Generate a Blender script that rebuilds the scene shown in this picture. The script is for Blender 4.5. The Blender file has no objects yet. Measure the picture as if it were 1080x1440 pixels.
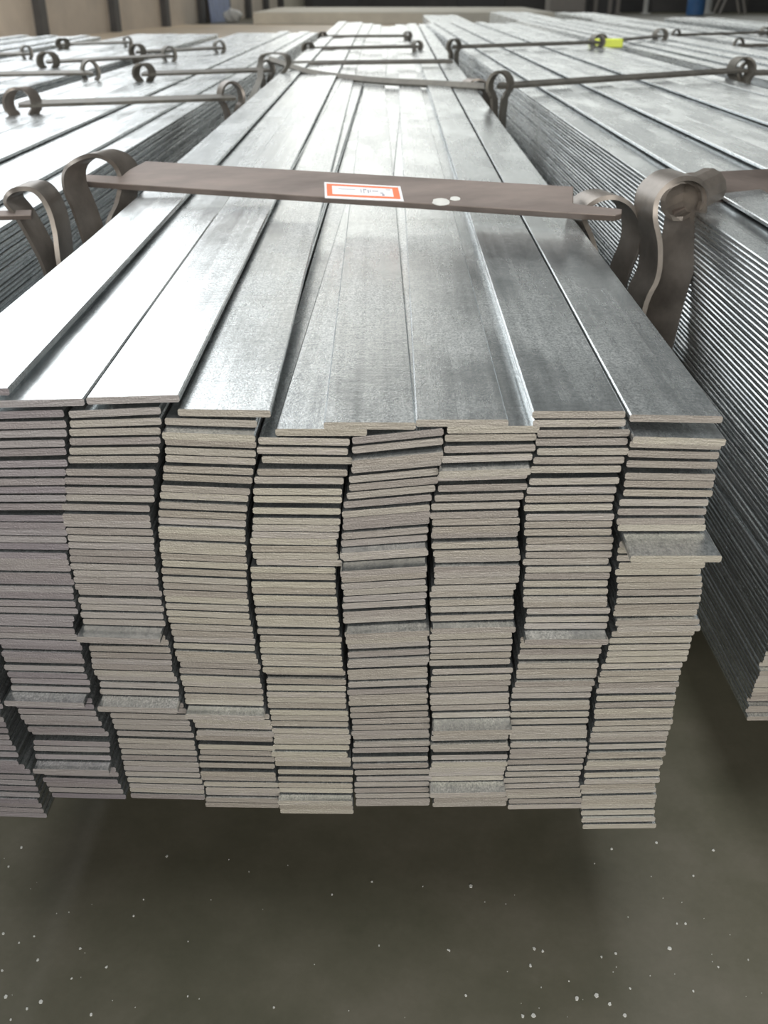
import bpy, bmesh, math, random
from mathutils import Vector, Matrix
C = bpy.context.scene.collection
R = random.Random(7)

# ------------------------------------------------------------------ camera
CAM = Vector((0, 0, 0.62)); PITCH = math.radians(28.4); YAW = math.radians(0.5156); FPX = 1369.0
cd = bpy.data.cameras.new('camera'); cam = bpy.data.objects.new('camera', cd); C.objects.link(cam)
cam.location = CAM; cam.rotation_euler = (math.pi/2 - PITCH, 0, YAW)
cd.sensor_fit = 'VERTICAL'; cd.sensor_height = 36; cd.lens = FPX * 36 / 1440
cd.clip_start = 0.02; cd.clip_end = 200
cd.dof.use_dof = True; cd.dof.focus_distance = 0.62; cd.dof.aperture_fstop = 16
bpy.context.scene.camera = cam
MC = Matrix.Rotation(YAW, 3, 'Z') @ Matrix.Rotation(math.pi/2 - PITCH, 3, 'X')
def ray(px, py): return MC @ Vector(((px - 540) / FPX, (720 - py) / FPX, -1))
def atY(px, py, Y): d = ray(px, py); return CAM + d * (Y / d.y)
def atZ(px, py, z): d = ray(px, py); return CAM + d * ((z - CAM.z) / d.z)

# ------------------------------------------------------------------ world, exposure, lights
sc = bpy.context.scene
w = bpy.data.worlds.new('world'); sc.world = w; w.use_nodes = True
w.node_tree.nodes['Background'].inputs[0].default_value = (0.72, 0.80, 0.88, 1)
w.node_tree.nodes['Background'].inputs[1].default_value = 0.75
sc.view_settings.view_transform = 'Standard'; sc.view_settings.look = 'None'
sc.view_settings.exposure = 0.0; sc.view_settings.gamma = 1; sc.view_settings.use_curve_mapping = False
sc.cycles.max_bounces = 6; sc.cycles.glossy_bounces = 4; sc.cycles.diffuse_bounces = 3
sc.cycles.sample_clamp_indirect = 4; sc.cycles.sample_clamp_direct = 12
sc.cycles.caustics_reflective = False; sc.cycles.caustics_refractive = False
def area(name, loc, target, sx, sy, power, col):
    l = bpy.data.lights.new(name, 'AREA'); l.shape = 'RECTANGLE'; l.size = sx; l.size_y = sy; l.energy = power; l.color = col
    o = bpy.data.objects.new(name, l); C.objects.link(o); o.location = loc
    o.rotation_euler = (Vector(target) - Vector(loc)).to_track_quat('-Z', 'Y').to_euler(); return o
area('left_windows_and_fill', (-4.6, 7.3, 4.2), (0, 5, 0.4), 10, 4.8, 420, (0.95, 0.98, 1.0))
area('daylight_end_wall', (4.0, 29.0, 3.7), (2, 5, 0.3), 15, 3.6, 215, (1.0, 0.99, 0.88))
area('rear_fill_light', (0.6, -7.0, 2.4), (0.0, 1, 0.2), 8, 3.6, 640, (1.0, 0.965, 0.91))  # added fill from behind the camera to light the bar ends
area('skylight_and_fill', (0.0, 0.5, 6.9), (0.0, 0.5, 0), 3, 7, 300, (0.95, 0.98, 1.0))
area('skylight_and_fill', (-1.5, 19.5, 6.9), (-2.5, 16, 0), 4, 6, 90, (1.0, 0.97, 0.90))  # added overhead fill that brightens the far floor and wall panels
area('left_windows_and_fill', (-2.9, 23.0, 4.2), (-1, 17, 0), 8, 4.4, 85, (1.0, 0.98, 0.92))  # added fill along the left wall, lifts the far tan floor
area('skylight_and_fill', (-3.1, 8.0, 6.9), (-3.1, 8.0, 0), 2.2, 9, 190, (0.96, 0.98, 1.0))  # added overhead fill for the dim hall beyond the near bars

# ------------------------------------------------------------------ materials
def newmat(name):
    m = bpy.data.materials.new(name); m.use_nodes = True; nt = m.node_tree
    return m, nt, nt.nodes['Principled BSDF']
def N(nt, t, **k):
    n = nt.nodes.new(t)
    for a, v in k.items(): setattr(n, a, v)
    return n
def noise(nt, vec, scale, detail=3, rough=0.55):
    n = N(nt, 'ShaderNodeTexNoise'); n.inputs['Scale'].default_value = scale
    n.inputs['Detail'].default_value = detail; n.inputs['Roughness'].default_value = rough
    nt.links.new(vec, n.inputs['Vector']); return n.outputs['Fac']
def mapping(nt, vec, scale, loc=None):
    n = N(nt, 'ShaderNodeMapping'); n.inputs['Scale'].default_value = scale
    nt.links.new(vec, n.inputs['Vector'])
    if loc is not None: nt.links.new(loc, n.inputs['Location'])
    return n.outputs['Vector']
def mrange(nt, v, a, b, c, d):
    n = N(nt, 'ShaderNodeMapRange'); nt.links.new(v, n.inputs['Value'])
    for k, x in zip(('From Min', 'From Max', 'To Min', 'To Max'), (a, b, c, d)): n.inputs[k].default_value = x
    return n.outputs['Result']
def math_(nt, op, a, b):
    n = N(nt, 'ShaderNodeMath', operation=op)
    for i, x in enumerate((a, b)):
        if isinstance(x, (int, float)): n.inputs[i].default_value = x
        else: nt.links.new(x, n.inputs[i])
    return n.outputs[0]
def ramp(nt, v, stops):
    n = N(nt, 'ShaderNodeValToRGB'); nt.links.new(v, n.inputs[0])
    e = n.color_ramp.elements
    while len(e) < len(stops): e.new(0.5)
    for s, (p, c) in zip(e, stops): s.position = p; s.color = (*c, 1)
    return n.outputs['Color']
def bump(nt, bs, h, strength, dist):
    n = N(nt, 'ShaderNodeBump'); n.inputs['Strength'].default_value = strength; n.inputs['Distance'].default_value = dist
    nt.links.new(h, n.inputs['Height']); nt.links.new(n.outputs[0], bs.inputs['Normal'])

def make_galv():
    m, nt, b = newmat('galvanised_steel')
    tc = N(nt, 'ShaderNodeTexCoord').outputs['Object']
    at = N(nt, 'ShaderNodeAttribute', attribute_name='rnd').outputs['Fac']
    oi = N(nt, 'ShaderNodeObjectInfo').outputs['Random']
    rn = math_(nt, 'FRACT', math_(nt, 'ADD', at, oi), 0)
    off = N(nt, 'ShaderNodeCombineXYZ'); k = math_(nt, 'MULTIPLY', rn, 37.0)
    nt.links.new(k, off.inputs[0]); nt.links.new(k, off.inputs[1])
    o = off.outputs[0]
    patch = noise(nt, mapping(nt, tc, (16, 6, 16), o), 1.0, 4, 0.6)
    streak = noise(nt, mapping(nt, tc, (170, 2.0, 170), o), 1.0, 3, 0.6)
    cross = noise(nt, mapping(nt, tc, (45, 330, 45), o), 1.0, 3, 0.6)
    grain = noise(nt, mapping(nt, tc, (850, 520, 850), o), 1.0, 2, 0.7)
    stain = noise(nt, mapping(nt, tc, (70, 45, 70), o), 1.0, 4, 0.55)
    def c0(x, k): return math_(nt, 'MULTIPLY', math_(nt, 'SUBTRACT', x, 0.5), k)
    frost = mrange(nt, math_(nt, 'ADD', patch, c0(stain, 0.12)), 0.34, 0.68, 0.0, 1.0)
    s = math_(nt, 'ADD', math_(nt, 'ADD', c0(patch, 0.36), 0.55), c0(streak, 0.36))
    s = math_(nt, 'ADD', s, c0(cross, 0.24))
    s = math_(nt, 'ADD', s, c0(stain, 0.17))
    s = math_(nt, 'ADD', s, c0(rn, 0.10))
    s = math_(nt, 'ADD', s, math_(nt, 'MULTIPLY', c0(grain, 1.5), math_(nt, 'ADD', math_(nt, 'MULTIPLY', frost, 0.8), 0.2)))
    col = ramp(nt, s, [(0.18, (0.26, 0.28, 0.285)), (0.42, (0.47, 0.50, 0.51)), (0.62, (0.68, 0.71, 0.71)), (0.82, (0.92, 0.94, 0.94))])
    nt.links.new(col, b.inputs['Base Color'])
    b.inputs['Metallic'].default_value = 0.88
    rg = math_(nt, 'ADD', mrange(nt, frost, 0.0, 1.0, 0.22, 0.32), c0(streak, 0.10))
    nt.links.new(rg, b.inputs['Roughness'])
    h = math_(nt, 'MULTIPLY', grain, math_(nt, 'ADD', math_(nt, 'MULTIPLY', frost, 0.85), 0.15))
    h = math_(nt, 'ADD', h, math_(nt, 'MULTIPLY', cross, 0.25))
    bump(nt, b, h, 0.6, 0.00035)
    return m
GALV = make_galv()

def make_cut():
    m, nt, b = newmat('sheared_steel_end')
    tc = N(nt, 'ShaderNodeTexCoord').outputs['Object']
    at = N(nt, 'ShaderNodeAttribute', attribute_name='rnd').outputs['Fac']
    hu = N(nt, 'ShaderNodeAttribute', attribute_name='hue').outputs['Fac']
    oi = N(nt, 'ShaderNodeObjectInfo').outputs['Random']
    rn = math_(nt, 'FRACT', math_(nt, 'ADD', at, math_(nt, 'MULTIPLY', oi, 7.3)), 0)
    off = N(nt, 'ShaderNodeCombineXYZ'); nt.links.new(math_(nt, 'MULTIPLY', rn, 51.0), off.inputs[0])
    st = noise(nt, mapping(nt, tc, (55, 60, 800), off.outputs[0]), 1.0, 3, 0.6)
    fine = noise(nt, mapping(nt, tc, (900, 300, 900), off.outputs[0]), 1.0, 2, 0.6)
    v = math_(nt, 'ADD', math_(nt, 'MULTIPLY', rn, 0.58), math_(nt, 'MULTIPLY', st, 0.42))
    v = math_(nt, 'ADD', v, math_(nt, 'MULTIPLY', math_(nt, 'SUBTRACT', fine, 0.5), 0.5))
    base = ramp(nt, v, [(0.10, (0.28, 0.25, 0.215)), (0.40, (0.36, 0.33, 0.275)), (0.62, (0.42, 0.395, 0.325)), (0.80, (0.37, 0.335, 0.305)), (0.95, (0.39, 0.39, 0.345))])
    lav = ramp(nt, v, [(0.10, (0.19, 0.17, 0.185)), (0.5, (0.26, 0.235, 0.245)), (0.9, (0.31, 0.295, 0.295))])
    mx = N(nt, 'ShaderNodeMix', data_type='RGBA')
    nt.links.new(hu, mx.inputs['Factor']); nt.links.new(base, mx.inputs[6]); nt.links.new(lav, mx.inputs[7])
    nt.links.new(mx.outputs[2], b.inputs['Base Color'])
    b.inputs['Metallic'].default_value = 0.3; b.inputs['Roughness'].default_value = 0.45
    bump(nt, b, math_(nt, 'ADD', st, math_(nt, 'MULTIPLY', fine, 0.8)), 0.8, 0.0006)
    return m
CUT = make_cut()

def simple(name, col, rough=0.6, metal=0.0, var=0.25, scale=12, bmp=0.0, aniso=(1, 1, 1)):
    m, nt, b = newmat(name)
    tc = N(nt, 'ShaderNodeTexCoord').outputs['Object']
    n = noise(nt, mapping(nt, tc, aniso), scale, 5, 0.62)
    c0 = tuple(max(0, x * (1 - var)) for x in col); c1 = tuple(min(1, x * (1 + var)) for x in col)
    nt.links.new(ramp(nt, n, [(0.3, c0), (0.7, c1)]), b.inputs['Base Color'])
    nt.links.new(mrange(nt, n, 0.3, 0.7, rough * 0.85, min(1, rough * 1.15)), b.inputs['Roughness'])
    b.inputs['Metallic'].default_value = metal
    if bmp: bump(nt, b, n, 0.5, bmp)
    return m
RUST = simple('brown_oxidised_steel', (0.20, 0.165, 0.145), 0.48, 0.55, 0.35, 30, 0.0008, (0.25, 1, 1))
STRAP = simple('grey_brown_strap_steel', (0.23, 0.205, 0.18), 0.42, 0.6, 0.35, 22, 0.0006)
DARKROD = simple('dark_wire_steel', (0.15, 0.14, 0.12), 0.5, 0.5, 0.3, 30, 0.0005)
TIMBER = simple('dark_timber', (0.09, 0.075, 0.055), 0.85, 0, 0.4, 20, 0.002, (0.2, 1, 1))

def make_floor():
    m, nt, b = newmat('worn_epoxy_floor')
    tc = N(nt, 'ShaderNodeTexCoord').outputs['Object']
    a = noise(nt, tc, 2.2, 6, 0.6); c = noise(nt, mapping(nt, tc, (1, 1, 1)), 11, 6, 0.65); f = noise(nt, tc, 160, 3, 0.6)
    v = math_(nt, 'ADD', math_(nt, 'MULTIPLY', a, 0.6), math_(nt, 'MULTIPLY', c, 0.4))
    v = math_(nt, 'ADD', v, math_(nt, 'MULTIPLY', math_(nt, 'SUBTRACT', f, 0.5), 0.12))
    col = ramp(nt, v, [(0.34, (0.085, 0.085, 0.058)), (0.5, (0.125, 0.118, 0.085)), (0.64, (0.165, 0.150, 0.115))])
    nt.links.new(col, b.inputs['Base Color'])
    nt.links.new(mrange(nt, c, 0.3, 0.7, 0.30, 0.50), b.inputs['Roughness'])
    b.inputs['Specular IOR Level'].default_value = 0.45
    bump(nt, b, math_(nt, 'ADD', c, math_(nt, 'MULTIPLY', f, 0.1)), 0.25, 0.002)
    return m
FLOOR = make_floor()
WALLM = simple('beige_wall_panel', (0.72, 0.65, 0.57), 0.7, 0, 0.12, 1.5)
POSTM = simple('dark_grey_steel_post', (0.10, 0.10, 0.10), 0.5, 0.1, 0.15, 6)
CONC = simple('pale_concrete', (0.80, 0.76, 0.66), 0.7, 0, 0.12, 2)
TANF = simple('pale_tan_concrete_floor', (0.84, 0.71, 0.55), 0.5, 0, 0.08, 1.2)
ROOFM = simple('dull_roof_sheet', (0.22, 0.23, 0.24), 0.6, 0.1, 0.15, 1)
BACKM = simple('dark_grey_back_wall', (0.16, 0.155, 0.15), 0.7, 0, 0.3, 0.8)
WHITE = simple('white_paint', (0.75, 0.75, 0.72), 0.5, 0, 0.08, 5)
BLUE = simple('blue_paint', (0.08, 0.22, 0.50), 0.5, 0, 0.15, 5)
PALEBLUE = simple('pale_blue_sheet', (0.38, 0.45, 0.66), 0.6, 0, 0.15, 5)
GREYBOX = simple('grey_beige_enamel', (0.42, 0.39, 0.36), 0.6, 0, 0.1, 3)
PAPER = simple('white_label_paper', (0.80, 0.79, 0.80), 0.6, 0, 0.03, 30)
ORANGE = simple('orange_red_ink', (0.90, 0.20, 0.085), 0.6, 0, 0.06, 30)
INK = simple('grey_ink', (0.30, 0.30, 0.34), 0.6, 0, 0.1, 60)
YELLOW = simple('yellow_green_glint', (0.75, 0.85, 0.10), 0.5, 0, 0.1, 20)
CHIP = simple('white_paint_flakes', (0.62, 0.62, 0.58), 0.6, 0, 0.15, 50)

# ------------------------------------------------------------------ builders
def link(name, me, parent=None):
    o = bpy.data.objects.new(name, me); C.objects.link(o)
    if parent: o.parent = parent
    return o
def obj(name, bm, mats, parent=None, smooth=False):
    me = bpy.data.meshes.new(name); bm.normal_update(); bm.to_mesh(me); bm.free()
    for m in (mats if isinstance(mats, (list, tuple)) else [mats]): me.materials.append(m)
    if smooth:
        for p in me.polygons: p.use_smooth = True
        me.set_sharp_from_angle(angle=0.7)
    return link(name, me, parent)
def tag(o, label=None, cat=None, group=None, kind=None):
    if label: o['label'] = label
    if cat: o['category'] = cat
    if group: o['group'] = group
    if kind: o['kind'] = kind
    return o
def empty(name, loc, rz=0):
    o = bpy.data.objects.new(name, None); C.objects.link(o); o.location = loc; o.rotation_euler.z = rz
    o.empty_display_size = 0.05; return o
def box(bm, lo, hi, bev=0.0, M=None):
    g = bmesh.ops.create_cube(bm, size=1)['verts']
    c = [(a + b) / 2 for a, b in zip(lo, hi)]; s = [b - a for a, b in zip(lo, hi)]
    for v in g: v.co = Vector((v.co.x * s[0] + c[0], v.co.y * s[1] + c[1], v.co.z * s[2] + c[2]))
    if bev:
        es = {e for v in g for e in v.link_edges}
        r = bmesh.ops.bevel(bm, geom=list(es), offset=bev, segments=1, affect='EDGES')
        g = list({v for f in r['faces'] for v in f.verts} | {v for v in g if v.is_valid})
    if M is not None:
        for v in g: v.co = M @ v.co
def setting(name, bm, m, parent=None):
    o = obj(name, bm, m, parent)
    if parent is None: o['kind'] = 'structure'
    return o
def catmull(P, n=6):
    P = [Vector(p) for p in P]; out = []
    Q = [P[0] * 2 - P[1]] + P + [P[-1] * 2 - P[-2]]
    for i in range(1, len(Q) - 2):
        a, b, c, d = Q[i-1:i+3]
        for k in range(n):
            t = k / n
            out.append(0.5 * ((2*b) + (c-a)*t + (2*a-5*b+4*c-d)*t*t + (3*b-a-3*c+d)*t**3))
    out.append(P[-1]); return out
def ribbon(bm, path, wvecs, th):
    """strip swept along path; wvecs: full width vector (single or per point)"""
    n = len(path); rings = []
    for i, p in enumerate(path):
        t = (path[min(i+1, n-1)] - path[max(i-1, 0)]).normalized()
        wv = Vector(wvecs[i] if isinstance(wvecs, list) else wvecs)
        L = wv.length; 
        nn = t.cross(wv).normalized() * th / 2
        e = wv.normalized() * min(th * 0.35, L * 0.2)
        rings.append([bm.verts.new(p + q) for q in (nn + e, -nn + e * 0 , -nn + wv, nn + wv - e)])
    for a, b in zip(rings, rings[1:]):
        for k in range(4): bm.faces.new((a[k], a[(k+1) % 4], b[(k+1) % 4], b[k]))
    bm.faces.new(rings[0][::-1]); bm.faces.new(rings[-1])
    bmesh.ops.recalc_face_normals(bm, faces=bm.faces)
def tube(bm, path, r, seg=8):
    n = len(path); rings = []
    for i, p in enumerate(path):
        t = (path[min(i+1, n-1)] - path[max(i-1, 0)]).normalized()
        u = t.cross(Vector((0, 0, 1)));  u = u.normalized() if u.length > 0.05 else Vector((1, 0, 0))
        v = t.cross(u).normalized()
        rings.append([bm.verts.new(p + (u * math.cos(6.2832*k/seg) + v * math.sin(6.2832*k/seg)) * r) for k in range(seg)])
    for a, b in zip(rings, rings[1:]):
        for k in range(seg): bm.faces.new((a[k], a[(k+1) % seg], b[(k+1) % seg], b[k]))
    bm.faces.new(rings[0][::-1]); bm.faces.new(rings[-1])
    bmesh.ops.recalc_face_normals(bm, faces=bm.faces)

# ---- a flat bar: local origin at the middle of its front lower edge, running along +Y
BW, BT = 0.0493, 0.0041
def bar_geo(L, W=BW, T=BT):
    e = 0.0008; h = W / 2
    prof = [(-h+e, 0), (h-e, 0), (h, e), (h, T-e), (h-e, T), (-h+e, T), (-h, T-e), (-h, e)]
    V = [(x, y, z) for y in (0, L) for x, z in prof]
    F = [tuple(range(8)), tuple(range(15, 7, -1))] + [(k, k+8, (k+1) % 8 + 8, (k+1) % 8) for k in range(8)]
    return V, F, [1, 1] + [0] * 8
def bars_mesh(name, items, L):
    """items: (matrix, rnd, hue); one mesh of many bars, or of one"""
    V0, F0, M0 = bar_geo(L); V = []; F = []; MI = []; rn = []; hu = []
    for M, r, h in items:
        k = len(V); V += [M @ Vector(v) for v in V0] if M else V0
        F += [tuple(k + i for i in f) for f in F0]; MI += M0; rn += [r] * len(V0); hu += [h] * len(V0)
    me = bpy.data.meshes.new(name); me.from_pydata(V, [], F); me.materials.append(GALV); me.materials.append(CUT)
    me.polygons.foreach_set('material_index', MI)
    for nm, d in (('rnd', rn), ('hue', hu)):
        a = me.attributes.new(nm, 'FLOAT', 'POINT'); a.data.foreach_set('value', d)
    me.update(); return me
_cache = {}
def bar_mesh(L, hue, k):
    key = (L, round(hue, 1), k)
    if key not in _cache: _cache[key] = bars_mesh('flat_bar', [(None, k / 8.0, key[1])], L)
    return _cache[key]
def flat_bar(parent, M, L, hue):
    o = link('flat_bar', bar_mesh(L, hue, R.randrange(8)), parent)
    o.matrix_parent_inverse = Matrix.Identity(4); o.matrix_local = M; return o
def barM(x, y, z, roll=0, yaw=0, pit=0):
    return Matrix.Translation((x, y, z)) @ Matrix.Rotation(yaw, 4, 'Z') @ Matrix.Rotation(pit, 4, 'X') @ Matrix.Rotation(roll, 4, 'Y')

# ------------------------------------------------------------------ the hall (setting)
bm = bmesh.new(); box(bm, (-9, -8, -0.1), (16, 32, 0)); setting('floor', bm, FLOOR)
# left wall: line on the floor from the photo's base line
PA = atZ(-30, 65, 0); PB = atZ(392, 20.5, 0)
dirw = (PB - PA).normalized(); nw = Vector((dirw.y, -dirw.x, 0))     # nw points into the hall
ang = math.atan2(dirw.y, dirw.x)
def wallbox(bm, s0, s1, t0, t1, z0, z1):
    M = Matrix.Translation((PA.x, PA.y, 0)) @ Matrix.Rotation(ang, 4, 'Z')
    box(bm, (s0, t0, z0), (s1, t1, z1), 0, M)
LW = (PB - PA).length
bm = bmesh.new(); wallbox(bm, -22, LW + 3, 0.02, 0.25, 0, 1.7); wallbox(bm, -22, LW + 3, 0.02, 0.25, 6.6, 7.2)
wl = setting('wall_left', bm, CONC)
posts = [55, 158, 229, 280, 316, 346, 371, 392]
ss = []
for px in posts:
    py = 62 - 0.105 * px; p = atZ(px, py, 0)
    # intersect view azimuth with the wall line
    d = p - CAM; d.z = 0; o = PA - CAM
    den = d.x * dirw.y - d.y * dirw.x
    s = (o.y * d.x - o.x * d.y) / -den if abs(den) > 1e-9 else 0
    s = (d.y * o.x - d.x * o.y) / (d.x * dirw.y - d.y * dirw.x)
    ss.append(s)
gap0 = ss[1] - ss[0]
ss = [ss[0] - gap0] + ss
for i, s in enumerate(ss):
    bm = bmesh.new(); wallbox(bm, s - 0.09, s + 0.09, -0.12, 0.02, 0, 6.6)
    o = obj('post', bm, POSTM, wl)
for a, b in zip(ss, ss[1:]):
    bm = bmesh.new(); wallbox(bm, a + 0.09, b - 0.09, -0.02, 0.02, 0.0, 1.7)
    obj('panel', bm, WALLM, wl)
# end wall
YB = 29.5
bm = bmesh.new(); box(bm, (-9, YB, 0), (16, YB + 0.2, 1.9)); box(bm, (-9, YB, 5.6), (16, YB + 0.2, 7.2)); we = setting('wall_end', bm, BACKM)
for i, x in enumerate([-2.2, -0.9, 0.4, 1.7, 3.0, 4.3, 5.6, 6.9, 8.2, 9.5, 10.8, 12.1]):
    bm = bmesh.new(); box(bm, (x, YB - 0.03, 0.0), (x + 1.26, YB, 1.9)); obj('panel', bm, BACKM if i % 3 else POSTM, we)
bm = bmesh.new(); box(bm, (15.8, -8, 0), (16, 32, 7.2)); setting('wall_right', bm, BACKM)
bm = bmesh.new(); box(bm, (-9, -8.2, 0), (-0.5, -8, 7.2)); box(bm, (5.5, -8.2, 0), (16, -8, 7.2)); box(bm, (-0.5, -8.2, 4.4), (5.5, -8, 7.2)); setting('wall_rear', bm, BACKM)
bm = bmesh.new(); box(bm, (-9, -8, 7.2), (16, 32, 7.35)); setting('ceiling', bm, ROOFM)
bm = bmesh.new(); box(bm, (-9, 6.9, 0.0), (0.6, 19.6, 0.004)); o = setting('floor_far', bm, TANF)
# low pale platform at the far end
a = atZ(352, 36, 0); b2 = atZ(772, 33, 0)
bm = bmesh.new(); box(bm, (a.x, 19.6, 0), (b2.x, 24.5, 0.20), 0.01); setting('trim_1', bm, CONC)

# ------------------------------------------------------------------ the front bundle
YF = 0.48; LF = 6.0; ZB = 0.13
front = tag(empty('steel_bar_bundle', (-0.05, YF, 0)), 'large front bundle of galvanised flat bars with its cut ends facing the camera', 'bundle', 'strapped bundles of galvanised flat bars')
FO = Vector(front.location)
def fpt(px, py, Y=YF): return atY(px, py, Y) - FO
seams = {  # right-hand seam of each column: (y, x) read on the end face
 0: [(560, -42), (900, -8), (923, -4), (994, 12), (1071, 38), (1106, 64), (1152, 77)],
 1: [(560, 93), (594, 93), (661, 93), (713, 88), (766, 91), (812, 101), (837, 108), (875, 115), (892, 118), (941, 128), (983, 141), (1011, 154), (1036, 166), (1071, 171), (1099, 178), (1120, 183)],
 2: [(560, 229), (590, 229), (650, 227), (696, 218), (745, 217), (801, 224), (854, 230), (881, 236), (913, 241), (973, 253), (1011, 265), (1039, 273), (1085, 281), (1124, 291)],
 3: [(590, 366), (618, 364), (661, 361), (731, 353), (801, 350), (872, 354), (923, 363), (959, 370), (1001, 375), (1032, 384), (1078, 389), (1141, 395)],
 4: [(600, 497), (615, 495), (678, 490), (731, 480), (801, 478), (854, 483), (930, 488), (983, 489), (1036, 494), (1089, 498), (1138, 498)],
 5: [(601, 624), (654, 620), (689, 612), (717, 604), (766, 605), (819, 605), (854, 601), (930, 603), (976, 602), (1018, 607), (1071, 605), (1120, 603)],
 6: [(597, 755), (640, 748), (671, 740), (710, 733), (766, 735), (801, 737), (837, 728), (872, 731), (923, 722), (948, 716), (1001, 717), (1057, 715), (1092, 706), (1124, 716)],
 7: [(597, 886), (661, 878), (710, 868), (759, 868), (801, 866), (837, 862), (879, 856), (895, 852), (930, 846), (973, 836), (1008, 831), (1046, 828), (1092, 818), (1159, 818)],
 8: [(597, 1013), (626, 1017), (661, 1013), (690, 1012), (717, 1000), (766, 996), (812, 994), (872, 987), (913, 973), (955, 960), (1001, 950), (1029, 946), (1071, 932), (1113, 924), (1159, 920)],
}
def interp(tb, y):
    if y <= tb[0][0]: return tb[0][1]
    for (a, b), (c, d) in zip(tb, tb[1:]):
        if y <= c: return b + (d - b) * (y - a) / (c - a)
    return tb[-1][1]
seams[-1] = [(y, x - 128) for y, x in seams[0]]
ytop = {0: 582, 1: 577, 2: 592, 3: 620, 4: 607, 5: 603, 6: 590, 7: 600, 8: 606}
ytop = {0: 581, 1: 579, 2: 575, 3: 590, 4: 616, 5: 608, 6: 599, 7: 590, 8: 608}
ybot = {0: 1150, 1: 1124, 2: 1124, 3: 1137, 4: 1146, 5: 1137, 6: 1137, 7: 1139, 8: 1162}
# columns as seams 0..8 -> column k lies between seam k-1 and seam k ; roll (deg, + = right side down)
rolls = {0: [(600, 2), (1150, 2)], 1: [(575, -2.0), (640, -1.5), (760, 0.5), (900, 1.5), (1125, 1.5)],
 2: [(575, -3.0), (610, -1.5), (700, 1.0), (900, 1.5), (1125, 1.5)], 3: [(600, 1.8), (760, 2.5), (950, 1.8), (1140, 0.6)],
 4: [(610, 0.6), (700, 0.3), (850, 0.8), (1140, 0.2)], 5: [(600, -6.5), (700, -6), (800, -4.5), (950, -3.0), (1140, -1.2)],
 6: [(600, -0.6), (650, -2.2), (800, -1.8), (950, -2.2), (1140, -1.6)], 7: [(600, -0.6), (700, -1.0), (860, -0.8), (1000, -1.6), (1140, -2.2)],
 8: [(600, 1.6), (660, 1.0), (720, -0.3), (900, -1.6), (1100, -2.2), (1160, -1.5)]}
hues = {0: 1.0, 1: 0.9, 2: 0.5, 3: 0.2, 4: 0.1, 5: 0.4, 6: 0.3, 7: 0.3, 8: 0.2}
# bars that stick out towards the camera (column, photo y) -> metres
proud = {(8, 609): 0.007, (8, 712): 0.010, (8, 752): 0.026, (5, 790): 0.010, (2, 884): 0.012, (1, 981): 0.010, (2, 986): 0.011,
         (3, 999): 0.008, (7, 886): 0.010, (6, 880): 0.008, (5, 876): 0.010, (3, 610): 0.007, (5, 645): 0.006, (6, 652): 0.007,
         (1, 1080): 0.008, (5, 770): 0.006, (7, 600): 0.005, (6, 1010): 0.012, (6, 1100): 0.010, (4, 1120): 0.006}
gaps = {(2, 632): 0.0016, (1, 632): 0.0014, (3, 605): 0.0016, (3, 665): 0.0022, (4, 640): 0.0014, (4, 660): 0.0014, (4, 683): 0.0016, (5, 632): 0.0012,
        (6, 658): 0.0016, (7, 650): 0.0014, (8, 640): 0.0012, (1, 705): 0.0012, (1, 1038): 0.0026, (1, 1052): 0.0018, (3, 1042): 0.0030, (3, 1070): 0.0018,
        (4, 1080): 0.0020, (5, 1058): 0.0022, (5, 1070): 0.0016, (6, 1045): 0.0020, (6, 925): 0.0012, (2, 1030): 0.0014}
def zof(y, col):      # world height of a photo y on the end face
    x = (interp(seams[col-1], y) + interp(seams[col], y)) / 2
    return atY(x, y, YF).z
def yof(z):           # inverse, good enough for any column
    lo, hi = 300.0, 1500.0
    for _ in range(24):
        m = (lo + hi) / 2
        if atY(540, m, YF).z > z: lo = m
        else: hi = m
    return lo
rows = []             # (apparent size key, col, matrix, hue)
for col in range(9):
    z = zof(ytop[col], col); zb = zof(ybot[col], col)
    spaces = []
    # first walk: random pitches, then scale the spare space so the column ends at its foot
    n = int((z - zb) / 0.0050)
    gl = []
    for i in range(n):
        zz = z - i * (z - zb) / n; y = yof(zz)
        g = 0.75 + R.random() ** 2 * 0.9
        if y < 700: g += 0.9
        for (c, gy), s in gaps.items():
            if c == col and abs(y - gy) < 5.6: g += s * 1500
        gl.append(g)
    spare = (z - zb) - n * BT; k = spare / sum(gl)
    jx = 0.0
    for i in range(n):
        z -= BT
        y = yof(z + BT / 2)
        x0, x1 = interp(seams[col-1], y), interp(seams[col], y)
        P = atY((x0 + x1) / 2, y, YF)
        roll = math.radians(interp(rolls[col], y) + R.uniform(-0.25, 0.25))
        jx = jx * 0.55 + R.uniform(-0.0008, 0.0008)
        if R.random() < 0.10: jx += R.choice((-1, 1)) * 0.0016
        dy = R.gauss(0, 0.0005)
        if R.random() < 0.10: dy += R.choice((-1, 1, 1)) * 0.0022
        for (c, gy), s in proud.items():
            if c == col and abs(y - gy) <= 5.2 and not (c, gy, 'used') in _cache:
                dy = -s; _cache[(c, gy, 'used')] = 1
                if s > 0.02: jx += 0.001
        yaw = R.uniform(-0.0006, 0.0006)
        # keep each bar's middle at height z whatever its roll
        M = barM(P.x + jx - FO.x, dy, z - FO.z, roll, yaw)
        rows.append((y, col, M, hues[col] + R.uniform(-0.15, 0.15)))
        z -= gl[i] * k
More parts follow.
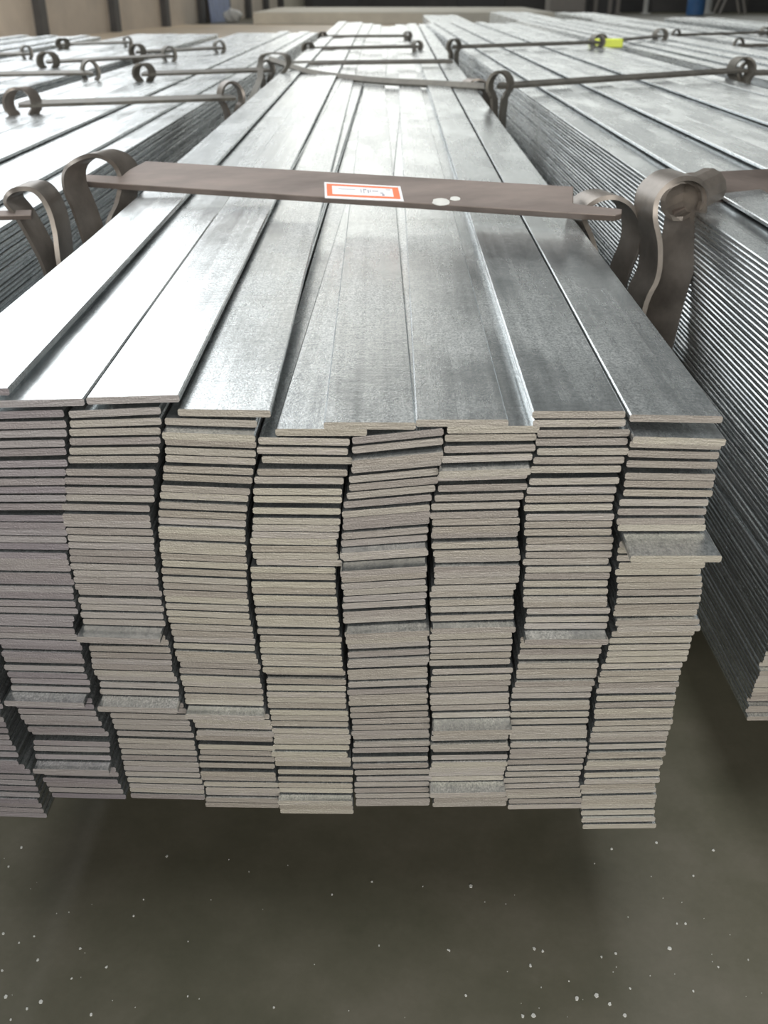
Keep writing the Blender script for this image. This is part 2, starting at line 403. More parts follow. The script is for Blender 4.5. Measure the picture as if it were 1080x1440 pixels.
# the top layer, each bar laid as in the photo: front-left px, front-right px, px of its right edge at y 300, extra level
def top_bar(xl, xr, yf, right, hue, roll=0.0, dY=0.0):
    A = atY(xl, yf, YF + dY); B = atY(xr, yf, YF + dY)
    ztop = (A.z + B.z) / 2
    Q = atZ(right[0], right[1], ztop)
    yaw = -math.atan2(Q.x - B.x, Q.y - B.y)
    cx = (B.x - BW / 2) if right[2] == 'R' else (A.x + BW / 2)
    if right[2] == 'L': yaw = -math.atan2(Q.x - A.x, Q.y - A.y)
    return barM(cx - FO.x, dY, ztop - BT - FO.z, math.radians(roll), yaw)
tops = [
 (top_bar(-125, 12, 547, (256, 282, 'R'), 0.9, -1.0), 0.9),
 (top_bar(-12, 118, 562, (318, 284, 'R'), 0.9, -1.5), 0.9),
 (top_bar(116, 252, 557, (384, 288, 'R'), 0.7, -1.6), 0.7),
 (top_bar(248, 380, 576, (452, 291, 'R'), 0.2, 1.2), 0.2),
 (top_bar(388, 516, 603, (548, 298, 'R'), 0.1, -0.6), 0.1),
 (top_bar(455, 585, 594, (491, 293, 'L'), 0.1, 0.4), 0.2),
 (top_bar(585, 715, 590, (570, 300, 'L'), 0.1, -0.3), 0.3),
 (top_bar(745, 880, 578, (736, 312, 'R'), 0.1, -0.3), 0.3),
 (top_bar(886, 1000, 584, (740, 314, 'L'), 0.1, 0.8), 0.3)]
for M, h in tops: flat_bar(front, M, LF, h)
vis = sorted([r for r in rows if r[1] > 0], key=lambda r: r[0])
single, rest = vis[:300 - len(tops)], vis[300 - len(tops):] + [r for r in rows if r[1] == 0]
for y, col, M, h in single: flat_bar(front, M, LF, h)
o = link('flat_bars', bars_mesh('flat_bars', [(M, R.random(), h) for y, c, M, h in rest], LF), front); o['kind'] = 'stuff'

def sleepers(name_label, x0, x1, ys, z0, rot=0, org=None, group='timber sleepers under the bundles'):
    for i, y in enumerate(ys):
        p = Vector(((x0 + x1) / 2, y, 0))
        if org is not None: p = org + Matrix.Rotation(rot, 3, 'Z') @ Vector(((x0 + x1) / 2, y, 0))
        bm = bmesh.new(); h = (x1 - x0) / 2; box(bm, (-h, -0.045, 0), (h, 0.045, z0), 0.004)
        o = obj('timber_sleeper', bm, TIMBER); o.location = (p.x, p.y, 0); o.rotation_euler.z = rot
        tag(o, ('nearer' if i == 0 else 'farther') + ' of two dark timber sleepers under ' + name_label, 'timber', group)
zlow = min(M.translation.z for _, _, M, _ in rows if True)
sleepers('the front bundle', -0.20, 0.15, (1.7, 5.4), zlow - 0.0015)

# ------------------------------------------------------------------ the other bundles
def bundle(label, x0, ncol, y0, L, ztop, rot=0.0, side='both', zbot=0.14, detail=2, hue=0.2, lean=0.0, org=(0, 0)):
    """ncol columns of flat bars from x0 to the right; detail 2: side column(s) and top bars as single parts, 1: top bars only, 0: all joined"""
    root = tag(empty('steel_bar_bundle', (org[0], org[1], 0), rot), label, 'bundle', 'strapped bundles of galvanised flat bars')
    stuff = []
    H = ztop - zbot
    top_level = []
    for c in range(ncol):
        zt = ztop - BT + R.uniform(-0.0012, 0.0012)
        lev = R.random() < 0.3
        n = int((H - 0.006) / 0.00438); k = (H) / (n)
        drift = 0
        for i in range(n):
            drift = drift * 0.8 + R.uniform(-0.0006, 0.0006)
            f = i / n
            x = x0 + (c + 0.5) * 0.0502 + drift + lean * f
            if R.random() < 0.06: x += R.uniform(-0.002, 0.002)
            y = y0 + R.gauss(0, 0.0025)
            z = zt - i * k + R.uniform(-0.0002, 0.0002)
            M = barM(x, y, z, math.radians(R.uniform(-0.3, 0.3)), R.uniform(-0.0004, 0.0004))
            edge = (c == ncol - 1 and side in ('right', 'both')) or (c == 0 and side in ('left', 'both'))
            if detail == 2 and (edge or i == 0) or detail == 1 and i == 0: flat_bar(root, M, L, hue)
            else: stuff.append((M, R.random(), hue))
        if lev and ncol > 3:      # an odd bar lying a little askew on top
            xx = x0 + (c + 0.5) * 0.0502 + 0.012 * R.choice((-1, 1))
            if x0 + 0.03 < xx < x0 + ncol * 0.0502 - 0.03:
                top_level.append(barM(xx, y0 + R.uniform(0, 0.05), ztop + 0.0014, 0, R.uniform(-0.002, 0.002)))
    for M in top_level:
        if detail: flat_bar(root, M, L, hue)
        else: stuff.append((M, R.random(), hue))
    o = link('flat_bars', bars_mesh('flat_bars', stuff, L), root); o['kind'] = 'stuff'
    return root
RY = math.radians(1.15); _q = atY(1050, 1003, 0.60); RX = 0.289
R1 = bundle('galvanised flat bar bundle beside the front one, on its right, layered edges showing', 0, 10, 0, 5.5, 0.435, RY, 'left', 0.112, 2, 0.2, _q.x - RX, (RX, 0.60)); print('R1 corner', _q)
sleepers('the bundle beside the front one on its right', 0.03, 0.46, (1.2, 4.6), 0.111, RY, Vector((RX, 0.60, 0)))
L1 = bundle('galvanised flat bar bundle directly left of the front one, tops glaring white', -0.782, 8, -0.55, 6.0, 0.412, 0, 'right', 0.135, 2, 0.6, 0.0)
L2 = bundle('second galvanised bundle left of the front one, near the beige wall side', -1.26, 8, -0.3, 5.6, 0.412, 0, 'right', 0.135, 1, 0.6)
L3 = bundle('outermost left galvanised bundle, third from the front one', -1.76, 8, -0.4, 5.4, 0.412, 0, 'none', 0.135, 1, 0.6)
R2 = bundle('second galvanised bundle right of the front one, yellowish glare on top', 0.93, 8, 0.9, 6.0, 0.425, math.radians(1.2), 'left', 0.135, 1, 0.2)
R3 = bundle('third galvanised bundle right of the front one', 1.45, 8, 1.6, 5.8, 0.41, math.radians(0.8), 'none', 0.135, 1, 0.2)
R4 = bundle('fourth galvanised bundle right of the front one', 1.98, 8, 2.6, 5.4, 0.41, 0, 'none', 0.135, 1, 0.2)
B1 = bundle('low galvanised bundle in the far row, behind the bundle right of the front one', 0.35, 8, 7.1, 6, 0.31, 0, 'none', 0.13, 0, 0.2)
B2 = bundle('low galvanised bundle in the far row, middle of its three', 1.2, 9, 7.7, 6, 0.33, 0, 'none', 0.13, 0, 0.2)
B3 = bundle('low galvanised bundle in the far row, outermost on the right', 2.1, 10, 8.3, 6, 0.31, 0, 'none', 0.13, 0, 0.2)
for lb, x0, x1, ys, zz in (('the bundle directly left of the front one', -0.76, -0.40, (0.6, 4.6), .134), ('the second bundle to the left', -1.24, -0.88, (0.6, 4.4), .134),
    ('the outermost left bundle', -1.74, -1.38, (0.6, 4.2), .134), ('the second bundle to the right', 0.93, 1.22, (2.0, 5.6), .134), ('the third bundle to the right', 1.43, 1.76, (2.6, 6.2), .134),
    ('the fourth bundle to the right', 2.0, 2.35, (3.4, 7.2), .134), ('the far row bundle nearest the left', 0.37, 0.73, (8.4, 12.0), .129), ('the middle far row bundle', 1.22, 1.63, (8.6, 12.4), .129), ('the far row bundle at the right', 2.12, 2.58, (9.4, 13.0), .129)):
    sleepers(lb, x0, x1, ys, zz)

# ------------------------------------------------------------------ clamps: bent flat strap with a loop at each side and a bar through them
def loop_part(parent, pts, wv, th, mat, n=6):
    bm = bmesh.new(); P = catmull(pts, n); ribbon(bm, [p - Vector(parent.location) for p in P], wv, th)
    return obj('strap_loop', bm, mat, parent, True)
def under_band(parent, xa, xb, y, z0, z1, mat, wid=0.045, t=0.004):
    bm = bmesh.new(); o = Vector(parent.location)
    path = [Vector((xa, y, z1)), Vector((xa, y, z0 + 0.01)), Vector((xa + 0.01, y, z0)), Vector((xb - 0.01, y, z0)), Vector((xb, y, z0 + 0.01)), Vector((xb, y, z1))]
    ribbon(bm, [p - o for p in path], Vector((0, wid, 0)), t)
    return obj('strap', bm, mat, parent)

# the near clamp over the front bundle
A = atY(182, 250, 1.045); B = atY(800, 289, 0.955)
clamp = tag(empty('binding_clamp', (A + B) / 2), 'brown steel clamp bar with red-edged paper label, bound across the front bundle', 'clamp', 'clamps binding the bundles')
CO = Vector(clamp.location)
ax = (B - A).normalized()
up = Vector((0, -math.sin(math.radians(24)), math.cos(math.radians(24)))); up = (up - ax * up.dot(ax)).normalized()
side_ = up.cross(ax).normalized()
MB = Matrix((ax, side_, up)).transposed().to_4x4()
half = (B - A).length / 2
tl = atY(103, 258, 1.06); tr = atY(872, 309, 0.955)
eL = (tl - CO).dot(ax); eR = (tr - CO).dot(ax)
bm = bmesh.new()
hw = 0.0215; th = 0.0068
outline = [(eL, -0.016), (eL + 0.006, -0.021), (-half, -hw), (half, -hw), (eR - 0.006, -0.021), (eR, -0.017), (eR, -0.010), (half + 0.004, -0.006), (half + 0.002, hw), (-half + 0.012, hw), (-half, 0.004), (-half - 0.004, -0.008), (eL, -0.009)]
vs = [[bm.verts.new((x, y, z)) for x, y in outline] for z in (0, th)]
bm.faces.new(vs[1]); bm.faces.new(vs[0][::-1])
for i in range(len(outline)):
    j = (i + 1) % len(outline); bm.faces.new((vs[0][i], vs[0][j], vs[1][j], vs[1][i]))
bmesh.ops.recalc_face_normals(bm, faces=bm.faces)
bmesh.ops.bevel(bm, geom=[e for e in bm.edges], offset=0.0006, segments=1, affect='EDGES')
for v in bm.verts: v.co = MB @ v.co
clampbar = obj('clamp_bar', bm, RUST, clamp)
def on_bar(px, py):     # local (x, y) on the clamp bar's top face under a photo pixel
    d = ray(px, py); n = up; p0 = CO + up * th
    t = (p0 - CAM).dot(n) / d.dot(n); q = CAM + d * t - CO
    return q.dot(ax), q.dot(side_)
def quad(bm, pts, z0, z1):
    lo = [bm.verts.new(MB @ Vector((x, y, z0))) for x, y in pts]; hi = [bm.verts.new(MB @ Vector((x, y, z1))) for x, y in pts]
    bm.faces.new(hi); bm.faces.new(lo[::-1]); n = len(pts)
    for i in range(n): bm.faces.new((lo[i], lo[(i+1) % n], hi[(i+1) % n], hi[i]))
    bmesh.ops.recalc_face_normals(bm, faces=bm.faces)
c4 = [on_bar(456, 257), on_bar(568, 262), on_bar(563, 283), on_bar(457, 278)]
c4 = [on_bar(457, 278.5), on_bar(568, 283.5), on_bar(563, 262.5), on_bar(456, 256.5)]
def lerp4(u, v):
    a = [c4[0][k] + (c4[1][k] - c4[0][k]) * u for k in (0, 1)]; b = [c4[3][k] + (c4[2][k] - c4[3][k]) * u for k in (0, 1)]
    return tuple(a[k] + (b[k] - a[k]) * v for k in (0, 1))
bm = bmesh.new(); quad(bm, c4, th - 0.0004, th + 0.0004); lab = obj('paper_label', bm, PAPER, clamp); lab['label'] = 'white paper label with orange-red border and faint handwriting'
bm = bmesh.new()
u0, u1, v0, v1 = 0.03, 0.965, 0.13, 0.90; iu0, iu1, iv0, iv1 = 0.10, 0.885, 0.25, 0.80
for q in ([(u0, v0), (iu0, v0), (iu0, v1), (u0, v1)], [(iu1, v0), (u1, v0), (u1, v1), (iu1, v1)], [(iu0, v0), (iu1, v0), (iu1, iv0), (iu0, iv0)], [(iu0, iv1), (iu1, iv1), (iu1, v1), (iu0, v1)]):
    quad(bm, [lerp4(*p) for p in q], th + 0.0004, th + 0.0006)
o = obj('printed_border', bm, ORANGE, lab)
bm = bmesh.new()
for (a, b, c, d) in ((0.47, 0.45, 0.48, 0.66), (0.505, 0.42, 0.515, 0.68), (0.515, 0.62, 0.545, 0.68), (0.56, 0.44, 0.575, 0.64), (0.59, 0.50, 0.60, 0.66), (0.62, 0.56, 0.70, 0.60), (0.72, 0.44, 0.76, 0.50), (0.80, 0.70, 0.86, 0.73), (0.74, 0.30, 0.77, 0.40), (0.18, 0.60, 0.40, 0.62)):
    quad(bm, [lerp4(a, b), lerp4(c, b), lerp4(c, d), lerp4(a, d)], th + 0.0004, th + 0.00055)
obj('handwriting', bm, INK, lab)
for (px, py, rx, ry) in ((620, 284, 0.0085, 0.0060), (640, 279.5, 0.0050, 0.0035)):
    cx, cy = on_bar(px, py); bm = bmesh.new()
    quad(bm, [(cx + rx * math.cos(a * 0.5236) * (1 + 0.12 * math.sin(3 * a)), cy + ry * math.sin(a * 0.5236)) for a in range(12)], th - 0.0003, th + 0.0003)
    obj('paint_spot', bm, CHIP, clamp)
loopW = 0.044
Lp = [atY(x, y, Y) for x, y, Y in ((150, 480, 0.985), (122, 360, 0.985), (103, 300, 0.985), (88, 262, 0.99), (93, 235, 1.0), (125, 219, 1.02), (155, 228, 1.035), (168, 252, 1.04), (163, 285, 1.03), (150, 320, 1.01), (150, 400, 1.0))]
loop_part(clamp, Lp, Vector((0.35, 0.94, 0)) * 0.036, 0.0042, STRAP)
Rp = [atY(x, y, Y) for x, y, Y in ((840, 460, 0.955), (826, 350, 0.955), (822, 305, 0.95), (838, 284, 0.945), (866, 278, 0.94), (890, 291, 0.935), (903, 320, 0.935), (900, 350, 0.94), (886, 385, 0.95), (878, 420, 0.955), (872, 520, 0.955))]
Rp[0] = atY(858, 470, 0.955); Rp[1] = atY(838, 352, 0.958)
loop_part(clamp, Rp, Vector((-0.30, 0.95, 0)) * 0.036, 0.0042, STRAP)
xl = -0.312; xr = 0.218
under_band(clamp, xl, xr, 0.985, 0.1265 - 0.0, 0.30, STRAP)

# clamp at the near left: right-hand loop of the neighbour bundle
def clamp_generic(label, xa, xb, y, ztop, lift=0.02, wid=0.045, loopr=0.03, yaw=0.0, roll=22, barw=0.042, th=0.005, mat=RUST, matl=STRAP, zlow=0.12, left=True, right=True, over=0.02, loop_th=0.004, wdir=0.8, flat=1.0, liftR=None):
    p = Vector(((xa + xb) / 2, y, ztop + lift)); c = tag(empty('binding_clamp', p), label, 'clamp', 'clamps binding the bundles')
    lr = lift if liftR is None else liftR
    A = Vector((xa - over, y - math.tan(yaw) * (xb - xa) / 2, ztop + lift)); B = Vector((xb + over, y + math.tan(yaw) * (xb - xa) / 2, ztop + lr))
    ax = (B - A).normalized(); r = math.radians(roll)
    up = Vector((0, -math.sin(r), math.cos(r))); up = (up - ax * up.dot(ax)).normalized(); sd = up.cross(ax).normalized()
    M = Matrix((ax, sd, up)).transposed().to_4x4(); h = (B - A).length / 2
    mid = (A + B) / 2 - p
    bm = bmesh.new(); w = barw / 2
    ol = [(-h, -w), (h, -w), (h, -w * 0.2), (h - over * 1.3, w), (-h + over * 1.3, w), (-h, -w * 0.2)]
    vs = [[bm.verts.new(M @ Vector((x, yy, z)) + mid) for x, yy in ol] for z in (0, th)]
    bm.faces.new(vs[1]); bm.faces.new(vs[0][::-1])
    for i in range(6): bm.faces.new((vs[0][i], vs[0][(i+1) % 6], vs[1][(i+1) % 6], vs[1][i]))
    bmesh.ops.recalc_face_normals(bm, faces=bm.faces); obj('clamp_bar', bm, mat, c)
    for sgn, E, on in ((-1, A, left), (1, B, right)):
        if not on: continue
        cx = (xa if sgn < 0 else xb) + sgn * 0.004; cy = E.y; zc = E.z + 0.004 * flat
        pts = []
        for t in range(-50, 231, 28):
            a = math.radians(t)
            pts.append(Vector((cx + loopr * 0.85 * math.cos(a), cy - loopr * 0.35 * math.cos(a) * sgn, zc + loopr * flat * math.sin(a))))
        lo = Vector((cx, cy, 0))
        pts = [Vector((cx + 0.006, cy, zlow + 0.05)), Vector((cx + 0.008, cy, zc - loopr * 2.2))] + pts + [Vector((cx - 0.008, cy, zc - loopr * 2.2)), Vector((cx - 0.004, cy, zlow + 0.05))]
        P = catmull(pts, 4); bm = bmesh.new(); wv = Vector((-sgn * 0.55, wdir, 0)).normalized() * wid
        ribbon(bm, [q - p - wv / 2 for q in P], wv, loop_th); obj('strap_loop', bm, matl, c, True)
    under_band(c, xa - 0.002, xb + 0.002, y - wid/2, zlow, zlow + 0.12, matl, wid)
    return c

# left neighbour: right loop fitted, bar runs out of frame
zL = 0.412
cl = tag(empty('binding_clamp', (-0.58, 1.0, zL + 0.02)), 'grey steel clamp at the left frame edge, loop touching the front clamp loop', 'clamp', 'clamps binding the bundles')
co = Vector(cl.location)
P = [atY(x, y, Y) for x, y, Y in ((95, 480, 0.93), (62, 382, 0.93), (42, 340, 0.93), (22, 306, 0.93), (6, 284, 0.935), (18, 268, 0.945), (46, 268, 0.955), (65, 290, 0.96), (76, 325, 0.96), (82, 370, 0.955), (100, 480, 0.95))]
loop_part(cl, P, Vector((0.08, 1, 0)) * 0.038, 0.0042, STRAP)
A = atY(-420, 305, 0.90); B = atY(48, 293, 0.95); axl = (B - A).normalized()
bm = bmesh.new(); upl = Vector((0, -0.35, 0.94)); upl = (upl - axl * upl.dot(axl)).normalized(); sdl = upl.cross(axl)
M = Matrix((axl, sdl, upl)).transposed().to_4x4(); M.translation = (A + B) / 2 - co
hh = (B - A).length / 2
box(bm, (-hh, -0.020, 0), (hh - 0.045, 0.020, 0.005), 0.0006, M); box(bm, (hh - 0.047, -0.020, 0), (hh, -0.010, 0.005), 0.0006, M)
obj('clamp_bar', bm, RUST, cl)
under_band(cl, -0.80, -0.325, 0.96, 0.1265, 0.30, STRAP)

# right neighbour: twisted loop fitted
zR = 0.435
cr = tag(empty('binding_clamp', (0.55, 1.0, zR + 0.01)), 'grey-brown clamp with curled loop end, bound across the bundle right of the front one', 'clamp', 'clamps binding the bundles')
co = Vector(cr.location)
P = [atY(x, y, Y) for x, y, Y in ((890, 560, 0.90), (906, 440, 0.90), (926, 390, 0.90), (929, 345, 0.90), (922, 305, 0.90), (928, 275, 0.905), (952, 254, 0.91), (978, 252, 0.92), (995, 268, 0.93), (994, 305, 0.93), (984, 360, 0.92), (962, 430, 0.91), (930, 560, 0.91))]
WV = []
for i in range((len(P) - 1) * 6 + 1):
    f = min(1, max(0, (i / 6 - 6.5) / 2.5)); f = f * f * (3 - 2 * f)
    WV.append((Vector((-0.22, 0.97, 0)) * (1 - f) + Vector((-0.72, 0.69, 0)) * f) * 0.042)
loop_part(cr, P, WV, 0.0042, STRAP)
A = atY(948, 303, 0.93); K = atY(1003, 283, 0.98); B = atY(1330, 262, 1.10); axl = (B - K).normalized()
upl = Vector((0, -0.36, 0.93)); upl = (upl - axl * upl.dot(axl)).normalized(); sdl = upl.cross(axl)
bm = bmesh.new()
path = catmull([A + Vector((0, 0, 0.0)), (A + K) / 2 + Vector((0, 0, 0.001)), K, K + axl * 0.05, B], 4)
wvs = []
for i, p in enumerate(path):
    f = min(1, i / 8.0); wvs.append(sdl * (0.018 + 0.034 * f))
ribbon(bm, [p - co for p in path], wvs, 0.005); obj('clamp_bar', bm, RUST, cr)
# the curled end lying inside the loop
bm = bmesh.new(); c0 = atY(957, 283, 0.93)
P2 = [c0 + Vector((0.018 * math.cos(a) * (1 - 0.1 * a / 6), 0.0, 0.018 * math.sin(a) * (1 - 0.1 * a / 6))) for a in [k * 0.45 for k in range(-1, 12)]]
ribbon(bm, [p - co for p in P2], Vector((0.03, 0.028, 0.006)), 0.004); obj('curled_end', bm, STRAP, cr)
under_band(cr, 0.262, 0.80, 0.93, 0.1085, 0.30, STRAP)

# rear clamps
def Xat(px, py, z): return atZ(px, py, z)
p = Xat(400, 96, 0.44); q = Xat(682, 127, 0.44)
c = tag(empty('binding_clamp', ((p + q) / 2)), 'slim dark clamp rod slanting across the front bundle, behind the labelled clamp bar', 'clamp', 'clamps binding the bundles')
co = Vector(c.location); bm = bmesh.new()
ribbon(bm, [v - co for v in catmull([atY(378, 87, 2.75), atY(400, 94, 2.7), atY(440, 107, 2.62), atY(520, 117, 2.5), atY(600, 122, 2.4), atY(682, 127, 2.3)], 4)], Vector((0, 0.016, 0.013)), 0.006); obj('clamp_bar', bm, DARKROD, c)
P = [atY(x, y, Y) for x, y, Y in ((338, 165, 2.0), (344, 148, 2.12), (353, 130, 2.25), (361, 110, 2.45), (362, 90, 2.6), (366, 78, 2.65), (385, 75, 2.65), (399, 79, 2.62), (401, 92, 2.6), (390, 108, 2.55), (370, 134, 2.5))]
bm = bmesh.new(); ribbon(bm, [v - co for v in catmull(P, 5)], Vector((0.012, 0.02, 0)), 0.0035); obj('strap_loop', bm, DARKROD, c, True)
P = [atY(x, y, 2.35) for x, y in ((655, 135), (660, 120), (668, 113), (680, 113), (690, 124), (692, 142), (690, 175))]
bm = bmesh.new(); ribbon(bm, [v - co for v in catmull(P, 5)], Vector((-0.018, 0.025, 0)), 0.004); obj('strap_loop', bm, STRAP, c, True)
under_band(c, -0.312, 0.205, 2.5, 0.1265, 0.30, DARKROD, 0.03)

def rear(label, pl, pr, zt, **k):
    a = atZ(pl[0], pl[1], zt + 0.015); b = atZ(pr[0], pr[1], zt + 0.015)
    y = (a.y + b.y) / 2; yaw = math.atan2(b.y - a.y, b.x - a.x)
    kw = dict(lift=0.014, wid=0.024, loopr=0.021, yaw=yaw, roll=15, barw=0.022, th=0.006, mat=DARKROD, matl=DARKROD, zlow=0.12, over=0.012, loop_th=0.005); kw.update(k)
    return clamp_generic(label, a.x, b.x, y, zt, **kw)
rear('dark clamp across the bundle right of the front one, behind its curled loop clamp', (706, 121), (1040, 98), 0.435, loopr=0.024, lift=0.012)
rear('dark clamp across the bundle left of the front one, behind the frame edge clamp', (35, 148), (322, 138), 0.412, loopr=0.026, matl=STRAP)
rear('second farther clamp across the bundle directly left of the front one', (205, 105), (372, 99), 0.412)
rear('clamp on the second bundle to the left, its loop standing upright', (-150, 108), (125, 103), 0.412, loopr=0.026)
rear('farther clamp on the second bundle to the left', (70, 88), (236, 79), 0.412, loopr=0.024)
rear('farthest clamp on the second bundle to the left', (195, 74), (307, 68), 0.412)
rear('clamp on the outermost left bundle, loop near the beige wall', (-160, 82), (36, 76), 0.412)
rear('farther clamp on the outermost left bundle', (90, 63), (178, 60), 0.412, loopr=0.018)
rear('thin clamp across the front bundle, next behind the slanting dark rod', (405, 90), (630, 87), 0.416, left=False, right=False, barw=0.02)
rear('thin clamp across the front bundle, third behind the labelled bar', (435, 69), (585, 66), 0.416, barw=0.02, loopr=0.016)
rear('thin clamp across the front bundle, farthest of all', (455, 52), (572, 51), 0.416, barw=0.02, loopr=0.014)
rear('clamp farther along the bundle right of the front one, thin leg hanging in the gap', (640, 67), (838, 60), 0.435, loopr=0.02)
rear('clamp on the second bundle to the right, loop at the frame side', (1052, 104), (1330, 96), 0.425)
rear('farther clamp on the second bundle to the right, with bright yellow glint', (846, 60), (927, 51), 0.425, loopr=0.024)
rear('clamp on the third bundle to the right', (952, 50), (1075, 46), 0.41, loopr=0.02)
rear('low clamp on the third bundle to the right, nearer the camera', (1040, 65), (1220, 62), 0.41, loopr=0.022)
# yellow-green reflection beside the clamp, modelled as a small coloured block
t = atZ(848, 60, 0.44); bm = bmesh.new(); box(bm, (-0.06, -0.01, 0), (0.06, 0.01, 0.03), 0.004)
o = obj('glint_block', bm, YELLOW); o.location = (t.x, t.y - 0.05, 0.4255); tag(o, 'small bright yellow-green reflection, modelled as a block beside a dark clamp on the right', 'glint')

# ------------------------------------------------------------------ far background things
def ground_box(name, px0, px1, pyb, h, depth, m, label, cat, z0=0.0, parts=None):
    a = atZ(px0, pyb, z0); b = atZ(px1, pyb, z0); w_ = b.x - a.x
    r = bmesh.new(); box(r, (-w_/2, 0, 0), (w_/2, depth, h), 0.01)
    return a, b, r
a, b, r = ground_box('', 772, 822, 21, 1.2, 0.8, None, '', '')
t = tag(empty('control_cabinet', ((a.x + b.x)/2, a.y, 0)), 'beige-grey cabinet standing at the end of the pale platform', 'cabinet')
obj('body', r, GREYBOX, t); wd = b.x - a.x
bm = bmesh.new(); box(bm, (-wd*0.45, -0.02, 0.08), (wd*0.45, 0, 1.1), 0.004); obj('door', bm, GREYBOX, t)
a, b, r = ground_box('', 826, 866, 20, 1.0, 0.9, None, '', '')
t = tag(empty('machine', ((a.x + b.x)/2, a.y, 0)), 'dark grey machine beside the beige-grey cabinet', 'machine'); obj('body', r, POSTM, t); wd = b.x - a.x
for k in (-1, 1):
    bm = bmesh.new(); box(bm, (k*wd*0.25-0.05, -0.05, 0), (k*wd*0.25+0.05, 0, 0.5), 0.004); obj('leg', bm, GREYBOX, t)
for px, m, wpx, nm, lb in ((907, WHITE, 7, 'white', 'thin white post in front of the dark end wall'), (995, WHITE, 9, 'white', 'white post directly beside the blue drum'), (868, GREYBOX, 6, 'grey', 'thin grey post next to the dark machine')):
    p0 = atZ(px - wpx/2, 20, 0); p1 = atZ(px + wpx/2, 20, 0)
    bm = bmesh.new(); w2 = (p1.x - p0.x)/2
    tube(bm, [Vector((0, 0, 0)), Vector((0, 0, 2.4))], w2, 10); box(bm, (-w2*1.8, -w2*1.8, 0), (w2*1.8, w2*1.8, 0.03))
    o = obj('post', bm, m); o.name = 'steel_post'; o.location = ((p0.x+p1.x)/2, p0.y, 0); tag(o, lb, 'post')
p0 = atZ(965, 21, 0); p1 = atZ(989, 21, 0); rr = (p1.x - p0.x)/2
bm = bmesh.new(); prof = [(0, 0), (rr, 0), (rr, 0.28), (rr*1.04, 0.29), (rr, 0.31), (rr, 0.58), (rr*1.04, 0.6), (rr, 0.62), (rr, 0.88), (rr*1.03, 0.9), (0, 0.9)]
vs = [bm.verts.new((x, 0, z)) for x, z in prof]; es = [bm.edges.new((a, b)) for a, b in zip(vs, vs[1:])]
bmesh.ops.spin(bm, geom=vs + es, cent=(0, 0, 0), axis=(0, 0, 1), angle=2*math.pi, steps=20); bmesh.ops.remove_doubles(bm, verts=bm.verts, dist=1e-4)
bmesh.ops.recalc_face_normals(bm, faces=bm.faces)
o = obj('blue_drum', bm, BLUE); o.location = ((p0.x+p1.x)/2, p0.y, 0); tag(o, 'blue drum standing far back against the dark end wall', 'drum')
t0 = atZ(1030, 20, 0); t = tag(empty('trestle', (t0.x, t0.y, 0)), 'grey steel trestle with splayed legs at the far right', 'trestle')
for sx in (-1, 1):
    for sy in (0, 0.5):
        bm = bmesh.new(); tube(bm, [Vector((sx*0.32, sy, 0)), Vector((sx*0.05, sy, 0.8))], 0.03, 8); obj('leg', bm, GREYBOX, t)
bm = bmesh.new(); box(bm, (-0.1, -0.1, 0.78), (0.1, 0.6, 0.86), 0.005); obj('top_beam', bm, GREYBOX, t)
# pale blue sheet and white bag by the left wall posts
WM = Matrix.Translation((PA.x, PA.y, 0)) @ Matrix.Rotation(ang, 4, 'Z'); sm = (ss[4] + ss[5]) / 2
bm = bmesh.new(); nn = 11; ww = (ss[5] - ss[4]) - 0.34
for i in range(nn - 1):
    x0 = -ww/2 + ww*i/(nn-1); x1 = -ww/2 + ww*(i+1)/(nn-1); z0 = 0.02*(i % 2); z1 = 0.02*((i+1) % 2)
    v = [bm.verts.new(q) for q in ((x0, z0, 0), (x1, z1, 0), (x1, z1+0.12, 1.6), (x0, z0+0.12, 1.6), (x0, z0+0.02, 0), (x1, z1+0.02, 0), (x1, z1+0.14, 1.6), (x0, z0+0.14, 1.6))]
    for f in ((0,1,2,3), (7,6,5,4), (3,2,6,7), (0,4,5,1), (0,3,7,4), (1,5,6,2)): bm.faces.new([v[k] for k in f])
o = obj('corrugated_sheet', bm, PALEBLUE); o.location = WM @ Vector((sm, -0.20, 0)); o.rotation_euler.z = ang
tag(o, 'pale blue sheet leaning between the dark posts of the left wall', 'sheet')
pb = atZ(296, 28, 0); bm = bmesh.new(); bmesh.ops.create_icosphere(bm, subdivisions=3, radius=1)
for v in bm.verts:
    k = 1 + 0.12*math.sin(7*v.co.x + 3*v.co.z) + 0.08*math.sin(9*v.co.y); v.co = Vector((v.co.x*0.17*k, v.co.y*0.15*k, max(-0.10, v.co.z*0.13*k) + 0.10))
o = obj('white_sack', bm, WHITE, None, True); o.location = WM @ Vector((sm - 0.3, -0.50, 0)); tag(o, 'small white sack on the floor by the pale blue sheet', 'sack')

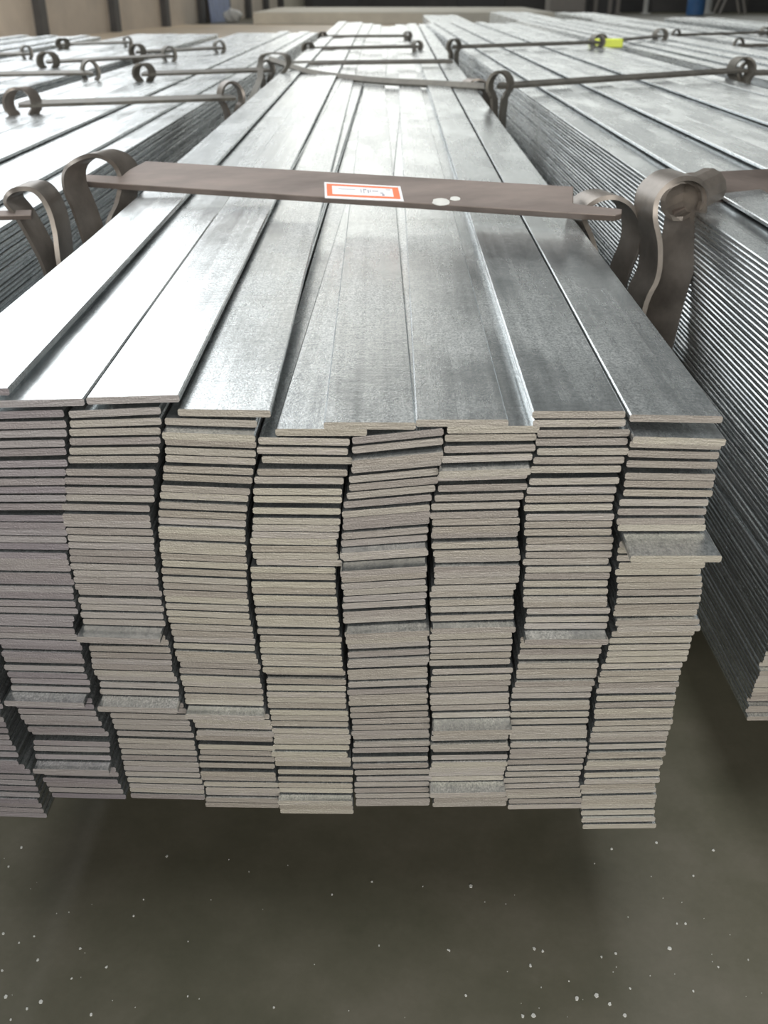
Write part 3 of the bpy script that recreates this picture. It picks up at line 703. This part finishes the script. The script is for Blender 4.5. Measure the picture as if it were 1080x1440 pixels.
# ------------------------------------------------------------------ paint flakes on the floor
bm = bmesh.new()
spec = [(30, 1192, 3.5), (12, 1219, 2.5), (235, 1204, 3), (5, 1313, 3), (48, 1317, 2), (97, 1283, 2), (27, 1326, 2), (113, 1334, 3), (53, 1350, 3), (3, 1365, 3), (150, 1360, 3), (101, 1376, 2.5), (188, 1288, 2.2), (57, 1409, 4.5), (8, 1402, 4), (38, 1419, 3), (128, 1427, 3.5), (15, 1434, 2.5), (264, 1401, 2), (385, 1417, 2.5), (662, 1246, 4), (923, 1185, 3), (1003, 1196, 3.5), (860, 1194, 3), (975, 1232, 2.5), (942, 1334, 5.5), (751, 1334, 4), (763, 1338, 3), (952, 1299, 2.5), (964, 1299, 2.5), (1052, 1350, 2), (746, 1358, 3), (866, 1341, 3), (846, 1346, 2.5), (975, 1394, 2.5), (1010, 1360, 2), (839, 1400, 5.5), (811, 1404, 4), (857, 1412, 4), (879, 1428, 4), (735, 1429, 3.5), (750, 1428, 4.5), (655, 1400, 2.5), (630, 1336, 2), (632, 1337, 2), (523, 1240, 2), (467, 1258, 2), (886, 1390, 2.2), (800, 1380, 1.8), (533, 1330, 1.6), (202, 1265, 1.8)]
for _ in range(45): spec.append((R.uniform(0, 1080), R.uniform(1200, 1440), R.uniform(0.5, 1.2)))
for px, py, s in spec:
    p = atZ(px, py, 0); r0 = s * 0.5 / FPX * 0.9; n = R.randint(5, 7); a0 = R.random() * 6
    lo = []; hi = []
    for k in range(n):
        rr = r0 * R.uniform(0.7, 1.3); a = a0 + 6.2832 * k / n
        lo.append(bm.verts.new((p.x + rr * math.cos(a), p.y + rr * 1.15 * math.sin(a), 0.0)))
        hi.append(bm.verts.new((p.x + rr * 0.9 * math.cos(a), p.y + rr * 1.05 * math.sin(a), 0.0005)))
    bm.faces.new(hi)
    for k in range(n): bm.faces.new((lo[k], lo[(k+1) % n], hi[(k+1) % n], hi[k]))
o = obj('paint_flakes', bm, CHIP); tag(o, 'tiny white paint flakes scattered on the dark floor in front of the bundle', 'debris', kind='stuff')
